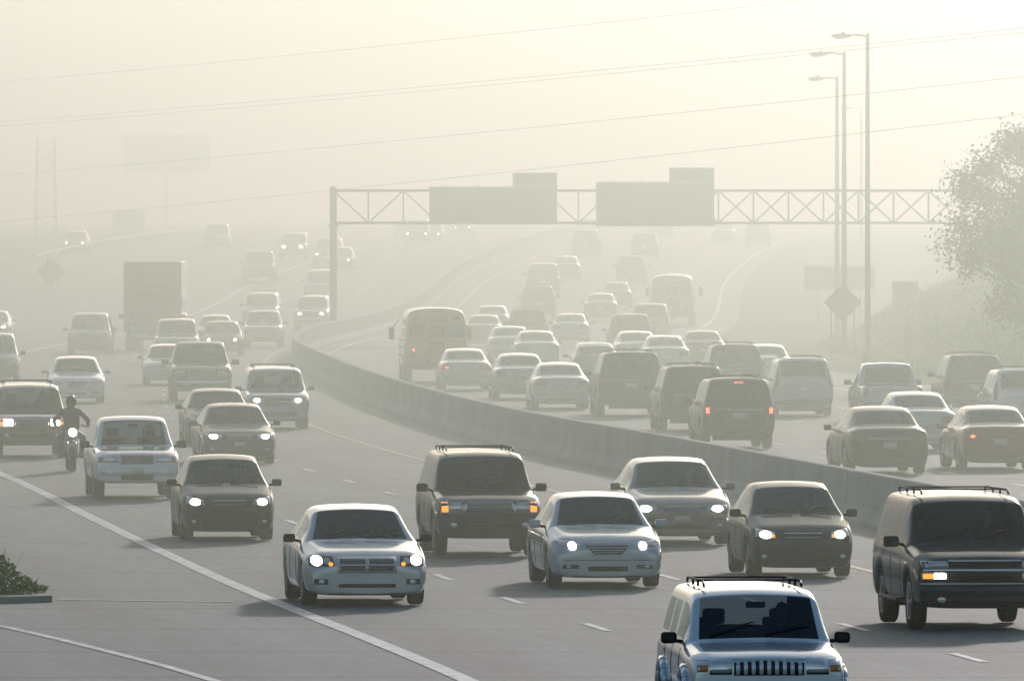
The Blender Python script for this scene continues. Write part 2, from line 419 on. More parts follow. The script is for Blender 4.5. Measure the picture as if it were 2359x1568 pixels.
def build(key):
    if key in TYPES: return TYPES[key]
    D={
     'muscle':('sedan',dict(L=5.08,H=1.48,W=.945,r=.36)),
     'midsize':('sedan',dict(L=4.8,H=1.47,W=.91,r=.33)),
     'oldsedan':('sedan',dict(L=4.85,H=1.42,W=.90,r=.32)),
     'bigsedan':('sedan',dict(L=5.1,H=1.53,W=.94,r=.35)),
     'compact':('hatch',dict(L=4.4,H=1.52,W=.86,r=.31)),
     'hatch':('hatch',dict(L=4.35,H=1.50,W=.87,r=.31)),
     'boxsuv':('suv',dict(L=4.3,H=1.64,W=.89,r=.36,zb=.34)),
     'bigsuv':('suv',dict(L=5.05,H=1.88,W=1.0,r=.40)),
     'midsuv':('suv',dict(L=4.8,H=1.78,W=.93,r=.38)),
     'crossover':('suv',dict(L=4.7,H=1.70,W=.91,r=.35,zb=.24)),
     'pickup':('pickup',dict(L=5.0,H=1.70,W=.90,r=.36)),
     'bigpickup':('pickup',dict(L=5.6,H=1.90,W=1.0,r=.40)),
     'van':('van',{}),
     'bus':('bus',{}),
    }[key]
    T=scaled(D[0],**D[1]); bm,bvh=loft(T); pj=Proj(bm,bvh,T)
    H=T['H']
    if key!='bus':
        seams(bm,T); wheels(bm,T); interior(bm,T)
    if key=='muscle':
        mirrors(bm,T,TR)
        pj.q([(.52,.61),(.91,.59),(.91,.76),(.54,.75)],TR,off=.008,n=8,m=4)
        pj.disc(.79,.685,.085,.075,LA,off=.02); pj.disc(.63,.68,.05,.05,LE,off=.016); pj.disc(.575,.635,.035,.03,AM,off=.02)
        pj.rect(-.47,.47,.50,.74,P,off=.014,mir=False,n=8,m=4)
        pj.rect(-.43,.43,.53,.71,TR,off=.022,mir=False,n=8,m=4)
        ribs(pj,-.43,.43,.53,.71,6,LE,th=.006,off=.026)
        pj.rect(-.43,.43,.605,.635,P,off=.034,mir=False,n=8,m=1); pj.rect(-.03,.03,.53,.71,P,off=.036,mir=False,n=1,m=3)
        pj.rect(-.45,.45,.285,.34,TR,off=.01,mir=False); pj.rect(.62,.84,.33,.41,TR,off=.01)
        pj.disc(.72,.37,.045,.035,LE,off=.016)
    elif key=='midsize':
        mirrors(bm,T,P)
        pj.q([(.46,.62),(.84,.66),(.90,.77),(.50,.70)],LE,off=.008,n=8,m=4)
        pj.disc(.61,.672,.065,.058,LA,off=.018); pj.disc(.78,.70,.045,.035,LE,off=.018); pj.disc(.86,.725,.02,.02,AM,off=.018)
        pj.q([(-.24,.53),(.24,.53),(.40,.70),(-.40,.70)],TR,off=.010,mir=False,n=8,m=4)
        for i in range(4):
            z=.55+i*.042; x=.25+.13*i/3; pj.rect(-x,x,z,z+.016,CH,off=.024,mir=False,n=8,m=1)
        pj.disc(0,.70,.07,.035,P,off=.03,mir=False)
        pj.rect(-.34,.34,.27,.345,TR,off=.01,mir=False); pj.rect(.50,.78,.31,.37,TR,off=.01); pj.disc(.68,.34,.035,.025,LE,off=.016)
        pj.rect(-.9,.9,.44,.45,TR,off=.004,mir=False,n=12,m=1)
    elif key in('oldsedan','bigsedan'):
        mirrors(bm,T,P)
        pj.q([(.46,.60),(.88,.61),(.88,.72),(.48,.70)],LE,off=.008,n=8,m=3)
        pj.disc(.68,.655,.10,.055,LA,off=.018); pj.disc(.86,.64,.03,.035,AM,off=.018)
        pj.rect(-.34,.34,.60,.69,TR,off=.010,mir=False,n=8,m=3)
        ribs(pj,-.34,.34,.60,.69,4,CH,th=.008)
        pj.rect(-.38,.38,.69,.705,CH,off=.016,mir=False,n=8,m=1)
        pj.rect(-.55,.55,.30,.37,TR,off=.01,mir=False); pj.rect(-.15,.15,.42,.53,PL,off=.02,mir=False)
        pj.disc(.72,.36,.05,.03,LE,off=.012)
        pj.rect(-.9,.9,.46,.475,TR,off=.006,mir=False,n=12,m=1)
    elif key in('compact','hatch'):
        mirrors(bm,T,TR)
        pj.q([(.50,.64),(.90,.66),(.86,.80),(.54,.74)],LE,off=.008,n=8,m=4)
        pj.disc(.70,.70,.095,.06,LA,off=.018); pj.disc(.57,.68,.03,.03,AM,off=.02)
        pj.q([(-.30,.655),(.30,.655),(.36,.72),(-.36,.72)],TR,off=.010,mir=False,n=8,m=3)
        pj.rect(-.36,.36,.715,.73,CH,off=.018,mir=False,n=8,m=1); pj.rect(-.32,.32,.65,.66,CH,off=.018,mir=False,n=8,m=1)
        pj.rect(-.60,.60,.28,.42,TR,off=.01,mir=False,n=10,m=3); ribs(pj,-.58,.58,.29,.41,3,TR,th=.012,off=.02)
        pj.disc(.74,.35,.045,.035,LE,off=.016)
        pj.rect(-.92,.92,.50,.513,TR,off=.006,mir=False,n=12,m=1)
    elif key=='boxsuv':
        mirrors(bm,T,TR); rack(bm,T)
        pj.rect(-.44,.44,.70,.89,TR,off=.008,mir=False,n=8,m=3)
        ribs(pj,-.44,.44,.71,.88,9,P,True,off=.016,th=.045)
        pj.rect(-.46,.46,.875,.90,P,off=.016,mir=False,n=8,m=1)
        pj.rect(.47,.75,.71,.89,CH,off=.010,n=4,m=3); pj.rect(.49,.73,.73,.87,LA,off=.022,n=4,m=3)
        pj.rect(.77,.90,.74,.87,AM,off=.012,n=3,m=2)
        pj.rect(-.92,.92,.44,.62,TR,off=.06,mir=False,n=12,m=2)
        pj.rect(.5,.7,.50,.57,AM,off=.075)
        for yc in(T['yf'],T['yr']):
            for sg in(1,-1):
                pr=[Vector((sg*(T['W']+.0),yc+T['r']*1.22*math.cos(math.pi*i/8),T['r']*.98+T['r']*1.16*math.sin(math.pi*i/8))) for i in range(9)]
                for a,b in zip(pr,pr[1:]): beam(bm,a,b,.045,P,8)
    elif key=='bigsuv':
        mirrors(bm,T,TR,1.2); rack(bm,T)
        pj.rect(-.50,.50,.70,1.0,TR,off=.008,mir=False,n=8,m=4)
        ribs(pj,-.48,.48,.72,.98,7,TR,th=.010,off=.016)
        pj.rect(-.52,.52,.975,1.0,CH,off=.02,mir=False,n=8,m=1)
        pj.rect(-.88,.88,.83,.875,CH,off=.024,mir=False,n=12,m=1)
        pj.rect(.52,.90,.885,.985,LE,off=.012); pj.rect(.55,.80,.90,.97,LE,off=.02)
        pj.rect(.52,.90,.72,.82,LE,off=.012); pj.rect(.56,.72,.735,.805,LA,off=.02); pj.rect(.74,.88,.735,.805,AM,off=.02)
        pj.rect(-.93,.93,.50,.66,P,off=.07,mir=False,n=12,m=2)
        pj.rect(-.93,.93,.655,.675,CH,off=.075,mir=False,n=12,m=1)
        pj.rect(-.80,.80,.38,.48,TR,off=.03,mir=False,n=10,m=2); pj.disc(.62,.44,.06,.04,LE,off=.04)
        for sg in(1,-1): box(bm,(sg*(T['W']-.02),T['L']/2,.40),(.16,1.9,.05),TR,bev=.015)
    elif key=='midsuv':
        mirrors(bm,T,TR,1.1); rack(bm,T)
        pj.rect(-.90,.90,.745,.965,LE,off=.006,mir=False,n=12,m=3)
        pj.rect(-.44,.44,.765,.945,CH,off=.014,mir=False,n=8,m=3); pj.rect(-.41,.41,.785,.925,TR,off=.022,mir=False,n=8,m=3)
        ribs(pj,-.40,.40,.79,.92,4,CH,th=.008,off=.028); ribs(pj,-.40,.40,.79,.92,15,CH,True,off=.030,th=.008)
        pj.rect(.50,.74,.77,.94,LA,off=.018); pj.rect(.76,.88,.77,.94,AM,off=.018)
        pj.rect(-.93,.93,.50,.68,CLAD,off=.05,mir=False,n=12,m=2); pj.rect(-.45,.45,.52,.60,TR,off=.06,mir=False)
        pj.disc(.66,.55,.06,.04,LE,off=.062)
    elif key=='crossover':
        mirrors(bm,T,P); rack(bm,T)
        pj.q([(.46,.76),(.90,.76),(.88,.90),(.48,.86)],LE,off=.008); pj.disc(.62,.80,.095,.055,LA,off=.018); pj.disc(.83,.80,.05,.03,AM,off=.018)
        pj.rect(-.42,.42,.64,.86,TR,off=.010,mir=False,n=8,m=3); pj.rect(-.44,.44,.74,.775,CH,off=.022,mir=False,n=8,m=1)
        pj.rect(-.6,.6,.36,.48,TR,off=.02,mir=False,n=8,m=2); pj.disc(.74,.44,.06,.04,LE,off=.02)
    elif key=='pickup':
        mirrors(bm,T,TR,1.15)
        pj.q([(.42,.76),(.90,.76),(.90,.90),(.44,.92)],LE,off=.008); pj.disc(.66,.83,.09,.05,LA,off=.018); pj.rect(.80,.88,.77,.88,AM,off=.018,n=2)
        pj.q([(-.38,.72),(.38,.72),(.42,.93),(-.42,.93)],CH,off=.012,mir=False,n=8,m=3)
        pj.q([(-.34,.75),(.34,.75),(.38,.90),(-.38,.90)],TR,off=.020,mir=False,n=8,m=3); ribs(pj,-.36,.36,.76,.90,4,LE,th=.010,off=.028)
        pj.rect(-.95,.95,.50,.66,P,off=.05,mir=False,n=12,m=2); pj.rect(-.36,.36,.40,.52,TR,off=.058,mir=False); pj.rect(-.15,.15,.53,.64,PL,off=.065,mir=False)
        pj.disc(.64,.54,.06,.045,LE,off=.064)
    elif key=='bigpickup':
        mirrors(bm,T,TR,1.35)
        pj.rect(-.46,.46,.72,1.02,CH,off=.012,mir=False,n=8,m=3); pj.rect(-.43,.43,.75,.99,TR,off=.020,mir=False,n=8,m=3)
        ribs(pj,-.43,.43,.75,.99,3,CH,th=.02,off=.03); pj.rect(-.02,.02,.75,.99,CH,off=.032,mir=False,n=1)
        pj.rect(.52,.88,.80,1.0,LE,off=.008); pj.rect(.55,.78,.86,.97,LA,off=.018); pj.rect(.55,.86,.81,.85,AM,off=.018)
        pj.rect(-.95,.95,.50,.68,CH,off=.07,mir=False,n=12,m=2); pj.rect(-.4,.4,.40,.50,TR,off=.06,mir=False)
    elif key=='van':
        mirrors(bm,T,P,1.1)
        pj.q([(.48,.66),(.90,.68),(.84,.84),(.52,.76)],LE,off=.008); pj.disc(.68,.73,.095,.055,LA,off=.018); pj.disc(.85,.72,.03,.03,AM,off=.018)
        pj.rect(-.36,.36,.66,.76,TR,off=.012,mir=False,n=8,m=2); pj.rect(-.37,.37,.70,.715,CH,off=.02,mir=False,n=8,m=1)
        pj.rect(-.6,.6,.32,.42,TR,off=.01,mir=False)
    if key in('muscle','midsize','oldsedan','bigsedan'):
        rear_sedan(pj,T,{'muscle':2,'midsize':0,'oldsedan':0,'bigsedan':1}[key])
    elif key in('compact','hatch'):
        rear_sedan(pj,T,1)
    elif key in('midsuv','bigsuv','boxsuv','crossover','van'):
        rear_tall(pj,T,{'midsuv':0,'bigsuv':2,'boxsuv':0,'crossover':1,'van':1}[key])
    elif key in('pickup','bigpickup'):
        rear_tall(pj,T,0)
        box(bm,(0,(T['rg'][1]+T['L'])/2+.05,lin(T['top'],T['L']-.5)+.012),(T['W']*1.62,T['L']-T['rg'][1]-.35,.02),TR)
    if key=='bus':
        wheels(bm,T,.30)
        box(bm,(0,3.7,.62),(1.7,6.9,.3),TR)
        box(bm,(0,T['L']+.06,.66),(2.26,.16,.24),TR,bev=.03)
        box(bm,(0,-.05,.60),(1.9,.16,.24),TR,bev=.03)
        pj.rect(-.30,.30,.80,2.15,P,'R',.03,False,4,6)
        pj.rect(-.24,.24,1.62,2.05,TR,'R',.045,False,4,4); pj.rect(-.24,.24,1.05,1.45,TR,'R',.045,False,4,4)
        pj.rect(.40,.84,1.62,2.05,TR,'R',.02); 
        pj.rect(.62,.80,1.10,1.26,TO,'R',.02,n=3); pj.disc(.70,1.18,.05,.05,TA,'R',.03); pj.rect(.62,.80,.90,1.04,TO,'R',.02,n=3)
        pj.rect(.55,.72,2.2,2.34,TO,'R',.03,n=3); pj.rect(-.35,.35,2.2,2.38,P,'R',.035,False)
        pj.rect(-.95,.95,.86,.89,TR,'R',.012,False,10,1); pj.rect(-.95,.95,1.48,1.51,TR,'R',.012,False,10,1)
        for z in(.95,1.25,1.5):
            for sg in(1,-1): box(bm,(sg*(T['W']+.005),4.4,z),(.03,5.6,.05),TR)
        for sg in(1,-1):
            beam(bm,(sg*1.1,1.5,2.2),(sg*1.35,1.0,1.9),.02,TR,6); box(bm,(sg*1.38,1.0,1.7),(.2,.05,.45),TR,bev=.02)
        pj.rect(-.4,.4,.85,1.25,TR,off=.02,mir=False); pj.disc(.5,1.05,.09,.09,LA)
        box(bm,(0,4.2,1.0),(1.9,5.6,.5),IN)
        for i in range(7):
            for sg in(1,-1): box(bm,(sg*.62,2.3+i*.75,1.5),(.8,.12,.7),IN,bev=.03)
    me=bpy.data.meshes.new(key); bm.to_mesh(me); bm.free()
    for i in range(16): me.materials.append(SLOTS[i] or M_trim)
    TYPES[key]=(me,T); return TYPES[key]
NAMES=dict(muscle='sedan',midsize='sedan',oldsedan='sedan',bigsedan='sedan',compact='hatchback',hatch='hatchback',boxsuv='suv',bigsuv='suv',
  midsuv='suv',crossover='suv',pickup='pickup_truck',bigpickup='pickup_truck',van='minivan',bus='school_bus')
def setslot(o,i,m):
    o.material_slots[i].link='OBJECT'; o.material_slots[i].material=m
def car(key,X,Y,dirn,color,lights='',clad=None,yaw=0.0):
    me,T=build(key)
    o=bpy.data.objects.new(NAMES[key],me); scene.collection.objects.link(o)
    th=-math.atan(slope(Y+(1.5 if dirn>0 else 2)))+yaw
    ax=T['yf'] if dirn>0 else T['yr']
    if dirn<0: th+=math.pi
    sl=(zg(Y+4)-zg(Y))/4
    R=Matrix.Rotation(th,3,'Z'); off=R@Vector((0,ax,0))
    pit=math.atan(sl)*(1 if dirn>0 else -1)
    o.rotation_euler=(pit,0,th)
    o.location=(X-off.x,Y-off.y,zg(Y)+.028-(ax*math.sin(pit)))
    setslot(o,P,paint(color)); setslot(o,CLAD,paint(clad) if clad else paint(color))
    if 'h' in lights: setslot(o,LA,M_on)
    if 'a' in lights: setslot(o,AM,M_aon)
    if 't' in lights: setslot(o,TA,M_ton)
    if 'd' in lights: setslot(o,GL,M_glassd)
    return o

# ---------------------------------------------------------------- traffic: oncoming carriageway
ON=[
 ('muscle',-2.25,185.5,'silver','ha'),('midsize',1.42,194.5,'silver','h'),('boxsuv',2.80,138.5,'lightblue',''),
 ('bigsuv',6.55,174.5,'navy','had'),('compact',4.62,200,'dark','ha'),('bigsedan',2.93,220,'tan','h'),
 ('midsuv',-.46,212.5,'black','ad'),('compact',-5.15,223,'black','h'),('pickup',-7.8,256,'white',''),
 ('oldsedan',-6.5,292.6,'dark','h'),('oldsedan',-7.55,318,'dark',''),('crossover',-6.5,341,'silverblue','h'),
 ('midsuv',-11.7,300.5,'brown','ha'),('bigpickup',-9.9,393.6,'dark','d'),('oldsedan',-12.0,432,'silver',''),
 ('midsize',-13.7,389,'white',''),('van',-18.1,530,'grey',''),('midsuv',-13.5,498,'silver','d'),
 ('midsize',-12.3,525,'dark','h'),('oldsedan',-13.6,565,'grey',''),('pickup',-11.2,556,'white',''),
 ('midsuv',-12.9,635,'grey',''),('crossover',-10.2,630,'white','h'),('midsuv',-11.0,708,'silver',''),
 ('midsize',-10.9,785,'grey','h'),('van',-11.9,800,'silver','h'),('bigpickup',-15.4,752,'dark',''),
 ('van',-20.7,865,'silver',''),('midsize',-30,850,'grey','h'),('midsize',-5.9,905,'grey','h'),('van',-6.9,900,'grey','h'),
 ('midsize',-3.9,985,'grey','h'),('midsize',-8.2,955,'dark',''),('oldsedan',-24.8,590,'grey','h'),('van',-18.3,436,'grey',''),
 ('midsuv',-14.5,820,'grey','h'),
]
for k,X,Y,c,l in ON: car(k,X,Y,1,c,l)
OUT=[
 ('bigsedan',8.45,281,'dark',''),('midsize',10.15,309,'silver',''),('midsize',11.15,286,'maroon','t'),('midsuv',13.6,366,'black',''),
 ('crossover',13.9,338,'white',''),('pickup',10.75,352,'silver','d'),('crossover',8.5,364,'silver','d'),
 ('midsuv',5.64,312,'black','td'),('midsuv',4.9,338,'black','d'),('bigsuv',3.45,364,'dark','d'),
 ('oldsedan',1.45,377,'silver',''),('midsize',.25,398,'silverblue',''),('oldsedan',-1.6,418,'silver','t'),
 ('oldsedan',7.5,486,'dark',''),('van',5.0,525,'dark',''),('midsize',5.7,460,'silver',''),('midsize',4.8,478,'white',''),
 ('midsuv',7.1,396,'green','d'),('oldsedan',8.9,432,'white',''),('midsize',-.1,500,'silver',''),('midsize',.95,480,'silver',''),
 ('oldsedan',2.7,574,'silver',''),('midsuv',.7,550,'black',''),('midsize',-1.3,560,'grey',''),('midsize',-1.0,610,'grey',''),
 ('van',6.6,590,'silver',''),('midsuv',1.4,660,'dark',''),('midsize',4.7,655,'grey',''),('midsize',5.8,690,'dark',''),
 ('bigpickup',1.8,720,'grey',''),('midsize',3.3,758,'grey',''),('midsuv',7.2,745,'grey',''),('midsuv',8.8,820,'grey',''),
 ('van',5.0,835,'dark',''),('midsize',15.4,900,'grey',''),('hatch',2.9,430,'grey',''),('midsize',6.0,980,'grey',''),
 ('van',11.5,960,'grey',''),('midsuv',17.5,880,'grey',''),
]
for k,X,Y,c,l in OUT: car(k,X,Y,-1,c,l)
car('bus',-2.75,438,-1,'yellow','t'); car('bus',8.3,640,-1,'yellow','')

# box truck
def truck(X,Y):
    T=scaled('van',L=5.2,H=2.55,W=1.16,r=.46,zb=.45)
    bm,bvh=loft(T); pj=Proj(bm,bvh,T); wheels(bm,T,.3); mirrors(bm,T,TR,1.8)
    pj.rect(-.5,.5,.85,1.15,TR,off=.02,mir=False); pj.disc(.72,1.0,.1,.08,LA); pj.rect(-.92,.92,.55,.72,CH,off=.06,mir=False,n=10)
    box(bm,(0,6.0,2.35),(2.56,7.4,3.1),CLAD,bev=.04); box(bm,(0,6.2,.62),(1.0,7.2,.3),TR)
    box(bm,(0,2.25,3.2),(2.2,.5,.9),CLAD,bev=.15)
    for sg in(1,-1):
        lathe_x(bm,sg*1.15,8.2,.48,[(-sg*.5,.3),(-sg*.5,.48),(0,.48),(-sg*.02,.3)],TI,24)
        beam(bm,(sg*1.13,8.2,.48),(sg*1.0,8.2,.48),.3,RI,16)
        box(bm,(sg*1.28,6.0,.85),(.03,7.4,.06),CH)
    me=bpy.data.meshes.new('box_truck'); bm.to_mesh(me); bm.free()
    for i in range(16): me.materials.append(SLOTS[i] or M_trim)
    o=bpy.data.objects.new('box_truck',me); scene.collection.objects.link(o)
    o.location=(X,Y-.9,zg(Y)+.028); o.rotation_euler=(0,0,-math.atan(slope(Y)))
    setslot(o,P,paint('dark')); setslot(o,CLAD,paint('grey')); 
truck(-15.9,545)

# motorcycle and rider
def moto(X,Y):
    bm=bmesh.new()
    for yc in(0,1.45):
        lathe_x(bm,0,yc,.31,[(-.06,.22),(-.07,.27),(-.04,.31),(.04,.31),(.07,.27),(.06,.22)],0,24)
        for i in range(8):
            t=math.pi*2*i/8; beam(bm,(0,yc,.31),(0,yc+.24*math.cos(t),.31+.24*math.sin(t)),.012,1,5)
        beam(bm,(-.09,yc,.31),(.09,yc,.31),.03,1,8)
    for sg in(1,-1):
        beam(bm,(sg*.10,0,.31),(sg*.10,.32,.98),.028,1,8)
        beam(bm,(sg*.02,.32,1.0),(sg*.22,.30,1.06),.014,1,6); beam(bm,(sg*.22,.30,1.06),(sg*.38,.42,1.02),.016,2,6)
        beam(bm,(sg*.24,.28,1.05),(sg*.30,.26,1.2),.008,1,5); ellip(bm,(sg*.32,.26,1.22),(.07,.02,.045),2)
        beam(bm,(sg*.1,.9,.45),(sg*.1,1.45,.31),.03,2,6); beam(bm,(sg*.14,.95,.35),(sg*.15,1.75,.33),.045,1,10)
        ellip(bm,(sg*.17,.12,.86),(.03,.025,.03),4,8,6); ellip(bm,(sg*.24,.6,.38),(.08,.12,.09),2,8,6)
        beam(bm,(sg*.12,.72,.33),(sg*.30,.70,.33),.018,1,6)
    ellip(bm,(0,.55,.86),(.16,.30,.14),4,16,10)
    ellip(bm,(0,1.0,.78),(.15,.34,.08),2); ellip(bm,(0,1.5,.72),(.1,.22,.07),4)
    box(bm,(0,.66,.5),(.30,.42,.36),2,bev=.05); ellip(bm,(0,.02,.60),(.07,.24,.06),4)
    ellip(bm,(0,.10,.90),(.115,.08,.115),1,16,10)
    lathe=bmesh.ops.create_circle(bm,cap_ends=True,radius=.095,segments=18,matrix=Matrix.Translation((0,.015,.90))@Matrix.Rotation(rad(90),4,'X'))
    for v in lathe['verts']:
        for f in v.link_faces: f.material_index=3
    box(bm,(0,.22,1.12),(.34,.02,.26),2,bev=.008)
    o=new_obj('motorcycle',bm,[M_tire,M_chrome,M_trim,M_on,paint('dark')])
    o.location=(X,Y,.028); o.rotation_euler=(0,0,.09)
    V=[(0,.90,.88),(0,.84,1.10),(0,.76,1.32),(0,.72,1.46),(0,.68,1.58)]
    E=[(0,1),(1,2),(2,3),(3,4)]; Rr=[(.17,.13),(.16,.12),(.18,.12),(.065,.065),(.08,.09)]
    def chain(par,pts,rs):
        p=par
        for q,r in zip(pts,rs): V.append(q);E.append((p,len(V)-1));Rr.append((r,r));p=len(V)-1
    for s in(1,-1):
        chain(2,[(s*.20,.76,1.36),(s*.40,.62,1.16),(s*.37,.45,1.05)],[.075,.055,.04])
        w=len(V)-1
        for i in range(4):
            chain(w,[(s*(.34+.022*i),.39,1.055),(s*(.34+.022*i),.375,1.02)],[.011,.010])
        chain(w,[(s*.33,.42,1.01)],[.012])
        chain(0,[(s*.13,.86,.86),(s*.27,.48,.78),(s*.24,.72,.40),(s*.26,.60,.35)],[.10,.075,.055,.045])
    me=bpy.data.meshes.new('r'); me.from_pydata(V,E,[]); r=bpy.data.objects.new('r',me); scene.collection.objects.link(r)
    sk=r.modifiers.new('k','SKIN'); 
    for i,v in enumerate(me.skin_vertices[0].data): v.radius=Rr[i]; v.use_root=(i==0)
    ss_=r.modifiers.new('s','SUBSURF'); ss_.levels=2
    dg=bpy.context.evaluated_depsgraph_get(); dg.update()
    m2=bpy.data.meshes.new_from_object(r.evaluated_get(dg)); bpy.data.objects.remove(r)
    bm=bmesh.new(); bm.from_mesh(m2)
    for f in bm.faces:
        f.smooth=True; f.material_index=0
        if f.calc_center_median().z<.8 : f.material_index=1
    ellip(bm,(0,.66,1.60),(.125,.15,.145),2,18,12)
    ellip(bm,(0,.565,1.60),(.09,.06,.055),3,14,8)
    ro=new_obj('motorcyclist',bm,[mk('leather_jacket',(.02,.02,.025),.5),mk('jeans',(.03,.04,.07),.9),paint('black'),M_trim])
    ro.location=o.location; ro.rotation_euler=o.rotation_euler
moto(-10.05,283)

# ---------------------------------------------------------------- ground
def ss(t): t=max(0,min(1,t)); return t*t*(3-2*t)
toe=herm([(20,60),(150,42),(250,31),(330,23.5),(418,17.0),(500,14.8),(585,14.8),(640,20),(700,27),(800,45),(1000,80),(2500,300)])
def hill(X,Y):
    t=X-toe(Y)
    if t<=0: return 0
    h=.58*t*ss(t/2.5)
    return 9*(1-math.exp(-h/9))+ .12*math.sin(X*1.3+Y*.11)*ss(t/2)
def gz(X,Y): return zg(Y)+hill(X,Y)
Ys=[20+5*i for i in range(257)]+[1350,1450,1600,1800,2100,2500,3200,4500]
Xs=[-3000,-1500,-800,-400,-200,-120,-90,-70]+[-60+2*i for i in range(31)]+[1+1.0*i for i in range(50)]+[52,58,66,80,110,160,250,400,800,1500,3000]
bm=bmesh.new(); G=[[bm.verts.new((x,y,gz(x,y)-.03)) for x in Xs] for y in Ys]
for j in range(len(Ys)-1):
    for i in range(len(Xs)-1):
        f=bm.faces.new((G[j][i],G[j][i+1],G[j+1][i+1],G[j+1][i])); f.smooth=True
mg=bpy.data.materials.new('grass_ground'); t,N,K=nt(mg); b=N['Principled BSDF']; b.inputs['Roughness'].default_value=.95; b.inputs['Specular IOR Level'].default_value=.05
tc=N.new('ShaderNodeTexCoord'); n1=N.new('ShaderNodeTexNoise'); n1.inputs['Scale'].default_value=.35; n1.inputs['Detail'].default_value=8
cr=N.new('ShaderNodeValToRGB'); cr.color_ramp.elements[0].position=.35; cr.color_ramp.elements[0].color=(.022,.065,.004,1)
cr.color_ramp.elements[1].position=.7; cr.color_ramp.elements[1].color=(.060,.115,.010,1)
K.new(tc.outputs['Object'],n1.inputs['Vector']); K.new(n1.outputs['Fac'],cr.inputs[0]); K.new(cr.outputs[0],b.inputs['Base Color'])
new_obj('ground',bm,[mg])

# highway sheet
mr=bpy.data.materials.new('concrete_road'); t,N,K=nt(mr); b=N['Principled BSDF']; b.inputs['Roughness'].default_value=.75; b.inputs['Specular IOR Level'].default_value=.25
uv=N.new('ShaderNodeUVMap'); uv.uv_map='UVMap'; sp=N.new('ShaderNodeSeparateXYZ'); K.new(uv.outputs[0],sp.inputs[0])
n1=N.new('ShaderNodeTexNoise'); n1.inputs['Scale'].default_value=.5; n1.inputs['Detail'].default_value=8; n1.inputs['Roughness'].default_value=.65
mp=N.new('ShaderNodeMapping'); mp.inputs['Scale'].default_value=(1,.12,1); K.new(uv.outputs[0],mp.inputs['Vector']); K.new(mp.outputs[0],n1.inputs['Vector'])
cr=N.new('ShaderNodeValToRGB'); cr.color_ramp.elements[0].position=.3; cr.color_ramp.elements[0].color=(.084,.115,.126,1)
cr.color_ramp.elements[1].position=.72; cr.color_ramp.elements[1].color=(.158,.20,.212,1); K.new(n1.outputs['Fac'],cr.inputs[0])
def math_node(op,a=None,b_=None,c=None):
    m=N.new('ShaderNodeMath'); m.operation=op
    for i,v in enumerate((a,b_,c)):
        if v is None: continue
        if isinstance(v,(int,float)): m.inputs[i].default_value=v
        else: K.new(v,m.inputs[i])
    return m.outputs[0]
n2=N.new('ShaderNodeTexNoise'); n2.inputs['Scale'].default_value=.15; mp2=N.new('ShaderNodeMapping'); mp2.inputs['Scale'].default_value=(3,.1,1); K.new(uv.outputs[0],mp2.inputs['Vector']); K.new(mp2.outputs[0],n2.inputs['Vector'])
n3=N.new('ShaderNodeTexNoise'); n3.inputs['Scale'].default_value=.9; n3.inputs['Detail'].default_value=3; K.new(uv.outputs[0],n3.inputs['Vector'])
yy=math_node('ADD',sp.outputs['Y'],math_node('MULTIPLY',n3.outputs['Fac'],.5))
fr=math_node('FRACT',math_node('MULTIPLY',yy,1/9.2))
jt=math_node('MULTIPLY',math_node('LESS_THAN',fr,.04),n2.outputs['Fac'])
n4=N.new('ShaderNodeTexNoise'); n4.inputs['Scale'].default_value=2.2; n4.inputs['Detail'].default_value=6; mp4=N.new('ShaderNodeMapping'); mp4.inputs['Scale'].default_value=(2.5,.22,1); K.new(uv.outputs[0],mp4.inputs['Vector']); K.new(mp4.outputs[0],n4.inputs['Vector'])
st=math_node('POWER',math_node('ABSOLUTE',math_node('SINE',math_node('MULTIPLY_ADD',sp.outputs['X'],math.pi/3.65,.9))),3)
dk=math_node('MULTIPLY',math_node('MULTIPLY',st,n2.outputs['Fac']),.46)
dk=math_node('ADD',dk,math_node('MULTIPLY_ADD',n4.outputs['Fac'],-.5,.25))
tot=math_node('SUBTRACT',1,math_node('ADD',dk,math_node('MULTIPLY',jt,.75)))
mx=N.new('ShaderNodeMix'); mx.data_type='RGBA'; mx.blend_type='MULTIPLY'; mx.inputs[0].default_value=1
K.new(cr.outputs[0],mx.inputs[6]); K.new(tot,mx.inputs[7]); K.new(mx.outputs[2],b.inputs['Base Color'])
bm=bmesh.new(); uvl=bm.loops.layers.uv.new('UVMap')
RY=[y for y in Ys if y<=1450]
XL=lambda Y: -lin([(300,60),(360,24),(500,19.5),(640,22),(780,30),(1400,34)],Y)
XR=lambda Y: lin([(440,20.8),(560,17.6),(2000,17.6)],Y)
rows=[]
for y in RY:
    offs=[XL(y)+(XR(y)-XL(y))*i/8 for i in range(9)]
    rows.append([(bm.verts.new((bx(y)+o,y,zg(y)+.02)),o,y) for o in offs])
for a,c in zip(rows,rows[1:]):
    for i in range(8):
        q=[a[i],a[i+1],c[i+1],c[i]]
        f=bm.faces.new([v[0] for v in q])
        for l,v in zip(f.loops,q): l[uvl].uv=(v[1],v[2])
new_obj('highway',bm,[mr])
